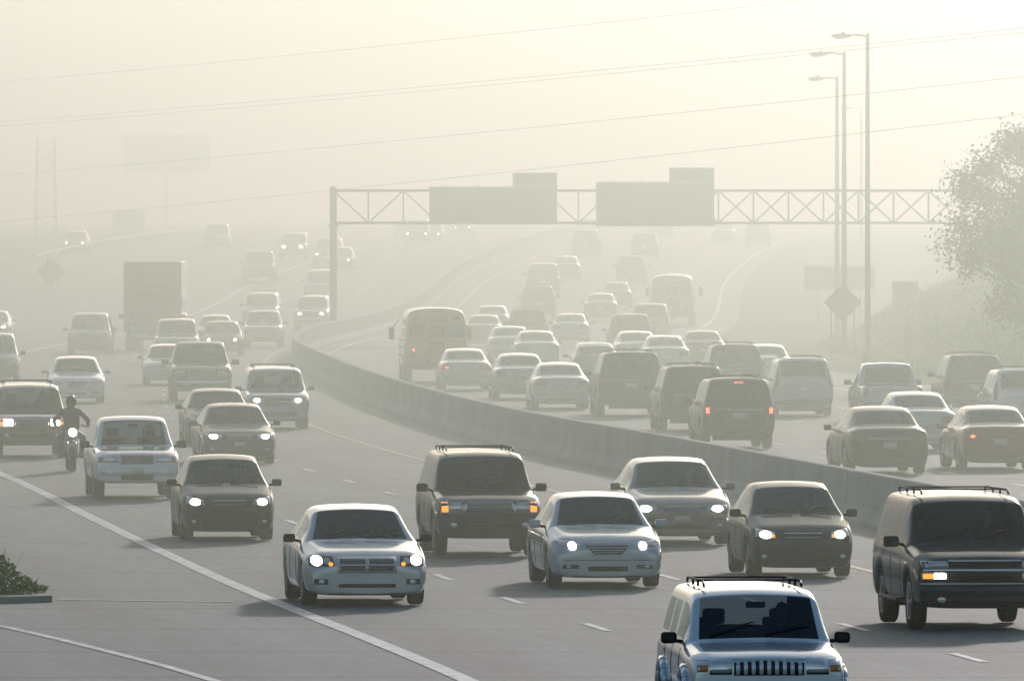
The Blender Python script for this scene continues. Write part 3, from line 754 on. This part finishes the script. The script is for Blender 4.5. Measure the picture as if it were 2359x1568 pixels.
# painted markings
mw=mk('white_road_paint',(.42,.46,.48),.6,var=.45,scale=3); my=mk('yellow_road_paint',(.40,.28,.08),.6,var=.3,scale=4)
def ribbon(bm,fx,y0,y1,w,mat,step=5.0,zo=.028):
    n=max(1,int(math.ceil((y1-y0)/step))); prev=None
    for i in range(n+1):
        y=y0+(y1-y0)*i/n; x=fx(y); cur=(bm.verts.new((x-w/2,y,zg(y)+zo)),bm.verts.new((x+w/2,y,zg(y)+zo)))
        if prev:
            f=bm.faces.new((prev[0],prev[1],cur[1],cur[0])); f.material_index=mat
        prev=cur
bm=bmesh.new()
ribbon(bm,lambda y:bx(y)-sL(y),60,1300,.13,1)
ribbon(bm,lambda y:bx(y)+sR(y),60,1300,.16,0)
ribbon(bm,lambda y:bx(y)-sL(y)-3*LW,60,1300,.26,0)
ribbon(bm,lambda y:bx(y)+sR(y)+4*LW,60,1300,.2,0)
for k in(1,2):
    y=64
    while y<1200:
        ribbon(bm,lambda q:bx(q)-sL(q)-k*LW,y,y+3.2,.13,0,step=1.6); y+=12.2
for k in(1,2,3):
    y=60
    while y<1200:
        ribbon(bm,lambda q:bx(q)+sR(q)+k*LW,y,y+3.2,.13,0,step=1.6); y+=12.2
ramp=herm([(100,3.5),(155.5,-3.8),(167.8,-5.8),(176,-7.3),(200,-12.5),(230,-20),(260,-29)])
ribbon(bm,ramp,80,250,.16,0)
quad(bm,[(-6.9,187.9,.028),(-4.2,186.8,.028),(-4.2,187.1,.028),(-6.9,188.2,.028)],0)
new_obj('lane_markings',bm,[mw,my])
# gore island with kerb
bm=bmesh.new(); 
pts=[(-6.95,187),(-7.6,186.3),(-9.6,187.5),(-16,195),(-22,206),(-24,212),(-20,210),(-12,199),(-8.2,190.5)]
lo=[bm.verts.new((x,y,.02)) for x,y in pts]; hi=[bm.verts.new((x,y,.12)) for x,y in pts]
cx=sum(p[0] for p in pts)/len(pts); cy=sum(p[1] for p in pts)/len(pts)
ins=[bm.verts.new((x+(cx-x)*.05,y+(cy-y)*.05,.122)) for x,y in pts]
n=len(pts)
for i in range(n):
    k=(i+1)%n; bm.faces.new((lo[i],lo[k],hi[k],hi[i])); bm.faces.new((hi[i],hi[k],ins[k],ins[i]))
f=bm.faces.new(ins); f.material_index=1
new_obj('kerbed_island',bm,[mk('kerb_concrete',(.20,.215,.21),.8),mg])

# barrier
mc=mk('barrier_concrete',(.25,.265,.265),.8,var=.22,scale=.5)
bm=bmesh.new(); prof=[(-.31,0),(-.31,.09),(-.14,.34),(-.10,.98),(-.07,1.0),(.07,1.0),(.10,.98),(.14,.34),(.31,.09),(.31,0)]
prev=None; y=30; cnt=0
while y<1300:
    s=slope(y); c=1/math.sqrt(1+s*s)
    ring=[bm.verts.new((bx(y)+u*c,y-u*c*s,zg(y)+.015+z)) for u,z in prof]
    if prev:
        for i in range(len(prof)-1):
            bm.faces.new((prev[i],prev[i+1],ring[i+1],ring[i]))
    cnt+=1
    if cnt%5==0 and y<500: # expansion joint
        for sg in(1,-1):
            for (u0,z0),(u1,z1) in (((.311,.02),(.311,.09)),((.311,.09),(.141,.34)),((.141,.34),(.101,.98))):
                beam(bm,(bx(y)+sg*u0*c,y,.015+z0),(bx(y)+sg*u1*c,y,.015+z1),.006,1,4)
    prev=ring; y+=3
new_obj('median_barrier',bm,[mc,M_trim])
bm=bmesh.new(); fx=lambda y:bx(y)+XL(y)+.8
y=800
while y<940:
    beam(bm,(fx(y),y,zg(y)-.1),(fx(y),y,zg(y)+.72),.06,0)
    beam(bm,(fx(y)+.06,y,zg(y)+.60),(fx(y+4)+.06,y+4,zg(y+4)+.60),.11,0,6)
    y+=4
new_obj('guardrail',bm,[mk('galvanised_steel',(.35,.36,.36),.6,.5)])

# ---------------------------------------------------------------- gantry and signs
ms=mk('gantry_steel',(.10,.11,.11),.55,.3)
GY=585; gx0=-8.45; gx1=21.35
bm=bmesh.new()
beam(bm,(gx0,GY,1.0),(gx0,GY,7.35),.17,0,12); beam(bm,(gx1,GY,gz(gx1,GY)-.3),(gx1,GY,7.45),.19,0,12)
for dy in(-.55,.55):
    for z in(5.62,7.15): beam(bm,(gx0,GY+dy,z),(gx1,GY+dy,z),.07,0,8)
    nb=18; bw=(gx1-gx0)/nb
    for i in range(nb+1):
        x=gx0+i*bw; beam(bm,(x,GY+dy,5.62),(x,GY+dy,7.15),.035,0,6)
        if i<nb:
            if i%2: beam(bm,(x,GY+dy,5.62),(x+bw,GY+dy,7.15),.03,0,6); 
            else: beam(bm,(x,GY+dy,7.15),(x+bw,GY+dy,5.62),.03,0,6)
            if i>8: beam(bm,(x,GY+dy,7.15 if i%2 else 5.62),(x+bw,GY+dy,5.62 if i%2 else 7.15),.03,0,6)
for i in range(nb+1):
    x=gx0+i*bw
    for z in(5.62,7.15): beam(bm,(x,GY-.55,z),(x,GY+.55,z),.03,0,6)
box(bm,(gx0,GY,5.5),(.5,1.3,.12),0); box(bm,(gx1,GY,5.5),(.5,1.3,.12),0)
new_obj('sign_gantry',bm,[ms])
mgs=mk('green_sign_face',(.03,.08,.065),.45,var=.1,scale=.8); mwb=mk('sign_border_white',(.25,.25,.25),.5)
def hwsign(x0,x1,z0,z1,tx0,tx1,tz):
    bm=bmesh.new(); y=GY-.75
    box(bm,((x0+x1)/2,y,(z0+z1)/2),(x1-x0,.06,z1-z0),0); box(bm,((tx0+tx1)/2,y,(z1+tz)/2+.005),(tx1-tx0,.06,tz-z1-.01),0)
    def brd(a,b,c,d):
        for p in ((a,c),(a,d)): box(bm,((a+b)/2,y-.036,p[1]),(b-a,.01,.03),1)
        for xx in(a,b): box(bm,(xx,y-.036,(c+d)/2),(.03,.01,d-c-.04),1)
    brd(x0+.07,x1-.07,z0+.07,z1-.07); brd(tx0+.06,tx1-.06,z1+.07,tz-.06)
    n=4
    for i in range(n):
        x=x0+(x1-x0)*(i+.5)/n; beam(bm,(x,y+.08,z0+.05),(x,y+.08,z1+.1),.05,2)
    new_obj('overhead_highway_sign',bm,[mgs,mwb,ms])
hwsign(-3.9,2.13,5.55,7.33,.04,2.13,7.99); hwsign(3.97,9.55,5.47,7.56,7.43,9.55,8.23)
# street lamps
mlp=mk('lamp_pole_steel',(.16,.17,.16),.5,.4)
def lamp(X,Y,top,arm):
    bm=bmesh.new(); z0=gz(X,Y)-.05
    beam(bm,(X,Y,z0),(X,Y,z0+.5),.24,0,12,.22); beam(bm,(X,Y,z0+.4),(X,Y,top),.13,0,12,.075)
    pr=[(X,Y,top-.12),(X-arm*.35,Y,top-.06),(X-arm*.7,Y,top-.07)]
    for a,b_ in zip(pr,pr[1:]): beam(bm,a,b_,.04,0,8)
    ellip(bm,(X-arm*.82,Y,top-.10),(.42,.17,.10),0,16,8); ellip(bm,(X-arm*.88,Y,top-.16),(.25,.14,.08),1,14,8)
    beam(bm,(X-arm*.75,Y,top-.02),(X-arm*.75,Y,top+.08),.05,0,8)
    new_obj('street_lamp',bm,[mlp,M_lens])
lamp(14.37,500,13.3,1.3); lamp(14.5,540,13.1,1.37); lamp(15.5,590,12.6,1.2); lamp(24,850,13.5,1.3)
mys=mk('yellow_sign',(.35,.24,.04),.5); mal=mk('sign_back_aluminium',(.26,.27,.27),.45,.4)
def diamond(X,Y,zc,h,posts):
    bm=bmesh.new()
    vs=[(X,Y,zc-h),(X+h,Y,zc),(X,Y,zc+h),(X-h,Y,zc)]
    a=[bm.verts.new(v) for v in vs]; b_=[bm.verts.new((v[0],v[1]+.02,v[2])) for v in vs]
    bm.faces.new(a); bm.faces.new(b_[::-1])
    for i in range(4): bm.faces.new((a[i],b_[i],b_[(i+1)%4],a[(i+1)%4]))
    for i in range(4):
        p=Vector(vs[i]);q=Vector(vs[(i+1)%4]);c=Vector((X,Y,zc)); p=c+(p-c)*.93;q=c+(q-c)*.93
        beam(bm,p+Vector((0,-.012,0)),q+Vector((0,-.012,0)),.012,1)
    for dx in posts: beam(bm,(X+dx,Y+.06,gz(X+dx,Y)-.1),(X+dx,Y+.06,zc+h*.35),.04,2)
    new_obj('warning_sign',bm,[mys,M_trim,ms])
diamond(13.9,520,2.30,.80,(-.48,.48)); diamond(-27.2,730,2.7,.88,(-.4,.4))
def panel(name,X,Y,w,z0,z1,mat,np=2):
    bm=bmesh.new(); box(bm,(X,Y,(z0+z1)/2),(w,.04,z1-z0),0,bev=.01)
    for s in ((-.3,.3) if np==2 else (0,)): beam(bm,(X+s*w,Y+.07,gz(X+s*w,Y)-.2),(X+s*w,Y+.07,z1-.05),.05 if np==2 else .18,1,8)
    box(bm,(X,Y-.026,z1-.06),(w-.08,.008,.025),2); box(bm,(X,Y-.026,z0+.06),(w-.08,.008,.025),2)
    for s in(1,-1): box(bm,(X+s*(w/2-.04),Y-.026,(z0+z1)/2),(.025,.008,z1-z0-.12),2)
    new_obj(name,bm,[mat,ms,mwb])
panel('roadside_sign',17.8,560,1.2,1.5,3.0,mk('brown_sign',(.12,.08,.05),.5)); panel('roadside_sign',17.2,650,3.7,2.1,3.35,mgs)
panel('billboard',-31,1000,2.6,4.5,6.5,mal,1); panel('billboard',-36.3,1300,9.0,10.6,14.7,mal,1)
# lattice tower
bm=bmesh.new(); X,Y=-35.8,950
for i in range(8):
    z0=4+i; z1=z0+1; w=.82-.02*i
    for sx,sy in((1,1),(1,-1),(-1,1),(-1,-1)): beam(bm,(X+sx*w,Y+sy*w,z0),(X+sx*(w-.02),Y+sy*(w-.02),z1),.05)
    for sy in(1,-1):
        beam(bm,(X-w,Y+sy*w,z0),(X+w,Y+sy*w,z1),.03); beam(bm,(X+w,Y+sy*w,z0),(X-w,Y+sy*w,z1),.03); beam(bm,(X-w,Y+sy*w,z0),(X+w,Y+sy*w,z0),.03)
        beam(bm,(X+sy*w,Y-w,z0),(X+sy*w,Y+w,z1),.03)
new_obj('lattice_tower',bm,[ms])
# power lines with poles off to either side
mwire=mk('power_cable',(.10,.10,.10),.6); mwood=mk('pole_wood',(.10,.075,.05),.9)
Lx,Ly,Rx,Ry=-23.2,560,13.7,330
lines=[(12.0,12.3),(10.2,10.9),(10.0,10.78),(7.8,9.6),(5.7,8.6)]
def wp(t,zl,zr): 
    return Vector((Lx+(Rx-Lx)*t,Ly+(Ry-Ly)*t,zl+(zr-zl)*t-.54*(t)*(1-t)))
for a,(zl,zr) in enumerate(lines):
    bm=bmesh.new(); n=24; t0,t1=-.5,1.5
    for i in range(n):
        beam(bm,wp(t0+(t1-t0)*i/n,zl,zr),wp(t0+(t1-t0)*(i+1)/n,zl,zr),.0058,0,5)
    new_obj('power_line',bm,[mwire])
for t in(-.5,1.5):
    p=wp(t,12,12.3); bm=bmesh.new(); beam(bm,(p.x,p.y+.2,-.5),(p.x,p.y+.2,p.z+.6),.2,0,12,.13)
    box(bm,(p.x,p.y+.2,p.z-.1),(2.4,.12,.14),0)
    for (zl,zr) in lines: q=wp(t,zl,zr); beam(bm,(q.x,q.y+.2,q.z),(q.x,q.y-.02,q.z),.05,0,8)
    new_obj('utility_pole',bm,[mwood])

# ---------------------------------------------------------------- vegetation
def leafmat(name,c0,c1):
    m=bpy.data.materials.new(name); t,N,K=nt(m); b=N['Principled BSDF']; b.inputs['Roughness'].default_value=.7; b.inputs['Specular IOR Level'].default_value=.2
    tc=N.new('ShaderNodeTexCoord'); n1=N.new('ShaderNodeTexNoise'); n1.inputs['Scale'].default_value=1.3; n1.inputs['Detail'].default_value=6
    cr=N.new('ShaderNodeValToRGB'); cr.color_ramp.elements[0].position=.38; cr.color_ramp.elements[0].color=(*c0,1); cr.color_ramp.elements[1].position=.65; cr.color_ramp.elements[1].color=(*c1,1)
    K.new(tc.outputs['Object'],n1.inputs['Vector']); K.new(n1.outputs['Fac'],cr.inputs[0]); K.new(cr.outputs[0],b.inputs['Base Color'])
    o=N['Material Output']; tl=N.new('ShaderNodeBsdfTranslucent'); ms_=N.new('ShaderNodeMixShader'); ms_.inputs[0].default_value=.35
    K.new(cr.outputs[0],tl.inputs[0]); K.new(b.outputs[0],ms_.inputs[1]); K.new(tl.outputs[0],ms_.inputs[2]); K.new(ms_.outputs[0],o.inputs['Surface'])
    return m
mbark=mk('bark',(.07,.055,.04),.9,var=.3); mleaf=leafmat('autumn_leaves',(.045,.045,.010),(.11,.085,.022))
def leaf(bm,c,s,mat=1):
    a=Vector((random.gauss(0,1),random.gauss(0,1),random.gauss(0,1))).normalized()
    b_=a.orthogonal().normalized(); q=Matrix.Rotation(random.random()*6.28,3,a); b_=q@b_; d=a.cross(b_)
    f=bm.faces.new([bm.verts.new(c+b_*s),bm.verts.new(c+d*s*.55),bm.verts.new(c-b_*s),bm.verts.new(c-d*s*.55)]); f.material_index=mat
bm=bmesh.new(); tx,ty=19.2,430; z0=gz(tx,ty)-.2
beam(bm,(tx,ty,z0),(tx-.1,ty,z0+2.2),.26,0,12,.2); beam(bm,(tx-.1,ty,z0+2.2),(tx+.1,ty,z0+6.5),.2,0,10,.1)
C=Vector((19.3,430,5.6))
for i in range(250):
    while True:
        u=Vector((random.uniform(-1,1),random.uniform(-1,1),random.uniform(-1,1)))
        if .2<u.length<1 and not(u.x<-.55 and random.random()<.3): break
    c=C+Vector((u.x*4.2,u.y*3.2,u.z*4.1))
    if c.z<3.2 and c.x<17: c.x+=1.0
    st_=Vector((tx,ty,max(z0+1.0,min(z0+6.0,c.z-1.2))))
    mid=(st_+c)/2+Vector((0,0,-.2)); beam(bm,st_,mid,.06,0,6,.04); beam(bm,mid,c,.04,0,5,.012)
    for k in range(4):
        e=c+Vector((random.gauss(0,.5),random.gauss(0,.5),random.gauss(0,.4))); beam(bm,mid+(c-mid)*random.random(),e,.015,0,4,.006)
    rr=random.uniform(.25,.42)
    for k in range(240): leaf(bm,c+Vector((random.gauss(0,rr),random.gauss(0,rr),random.gauss(0,rr*.8))),random.uniform(.05,.10))
new_obj('roadside_tree',bm,[mbark,mleaf])
mgr=leafmat('weed_leaves',(.06,.11,.02),(.12,.18,.05))
bm=bmesh.new()
for i in range(5200):
    x=-8.5+random.gauss(0,.75); y=188.6+random.gauss(0,.6); top=.55*math.exp(-(max(0,x+7.95)/.5)**2)+.03; h=top*random.random()**.8
    if x>-7.1: continue
    leaf(bm,Vector((x,y,.13+h)),random.uniform(.018,.045),0)
for i in range(420):
    x=-8.2+random.gauss(0,.6); 
    if x>-7.15: continue
    yb=188.2+random.gauss(0,.5)
    beam(bm,(x,yb,.11),(x+random.gauss(0,.12),yb,.13+(.2+random.random()*.5)*(1 if x<-7.7 else .4)),.006,0,3,.002)
new_obj('shrub',bm,[mgr])
bm=bmesh.new()
for i in range(9000):
    y=random.uniform(400,610); x=toe(y)+abs(random.gauss(0,5))-.3; z=gz(x,y)-.05; h=random.uniform(.1,.32); w=random.uniform(.02,.05)
    a=random.random()*6.28; d=Vector((math.cos(a)*w,math.sin(a)*w,0)); l=Vector((random.gauss(0,.08),random.gauss(0,.08),h))
    p=Vector((x,y,z)); bm.faces.new([bm.verts.new(p-d),bm.verts.new(p+d),bm.verts.new(p+l)])
new_obj('grass',bm,[leafmat('verge_grass',(.03,.08,.008),(.08,.13,.02))])

# ---------------------------------------------------------------- fog, sky, sun
mf=bpy.data.materials.new('fog'); t,N,K=nt(mf)
for n in list(N): N.remove(n)
o=N.new('ShaderNodeOutputMaterial'); vs=N.new('ShaderNodeVolumeScatter'); va=N.new('ShaderNodeVolumeAbsorption'); ad=N.new('ShaderNodeAddShader')
SIG=1/300
vs.inputs['Color'].default_value=(.86,1.0,.865,1); vs.inputs['Density'].default_value=SIG*.50; vs.inputs['Anisotropy'].default_value=.84
va.inputs['Color'].default_value=(0,0,0,1); va.inputs['Density'].default_value=SIG*.50
K.new(vs.outputs[0],ad.inputs[0]); K.new(va.outputs[0],ad.inputs[1]); K.new(ad.outputs[0],o.inputs['Volume'])
bm=bmesh.new(); box(bm,(0,1180,28),(1600,2040,64),0); new_obj('fog',bm,[mf])

EL,AZ=rad(12),rad(8)
w=bpy.data.worlds.new('World'); scene.world=w; w.use_nodes=True; N=w.node_tree.nodes; K=w.node_tree.links
sky=N.new('ShaderNodeTexSky'); sky.sky_type='NISHITA'; sky.sun_disc=False; sky.sun_elevation=EL; sky.sun_rotation=AZ
bg=N['Background']; bg.inputs['Strength'].default_value=.15; K.new(sky.outputs[0],bg.inputs['Color'])
s=Vector((math.sin(AZ)*math.cos(EL),math.cos(AZ)*math.cos(EL),math.sin(EL)))
ld=bpy.data.lights.new('sun','SUN'); ld.energy=3.0; ld.angle=rad(2); ld.color=(1,.97,.88)
lo_=bpy.data.objects.new('sun',ld); scene.collection.objects.link(lo_); lo_.rotation_euler=s.to_track_quat('Z','Y').to_euler(); lo_.location=(60,300,80)

cam=bpy.data.cameras.new('camera'); cam.sensor_width=36; cam.lens=28500/2359*36; cam.shift_y=-279/2359
cam.clip_start=1; cam.clip_end=8000
co=bpy.data.objects.new('camera',cam); scene.collection.objects.link(co); co.location=(0,0,5.8); co.rotation_euler=(rad(90),0,0)
scene.camera=co
print('objs',len(bpy.data.objects))
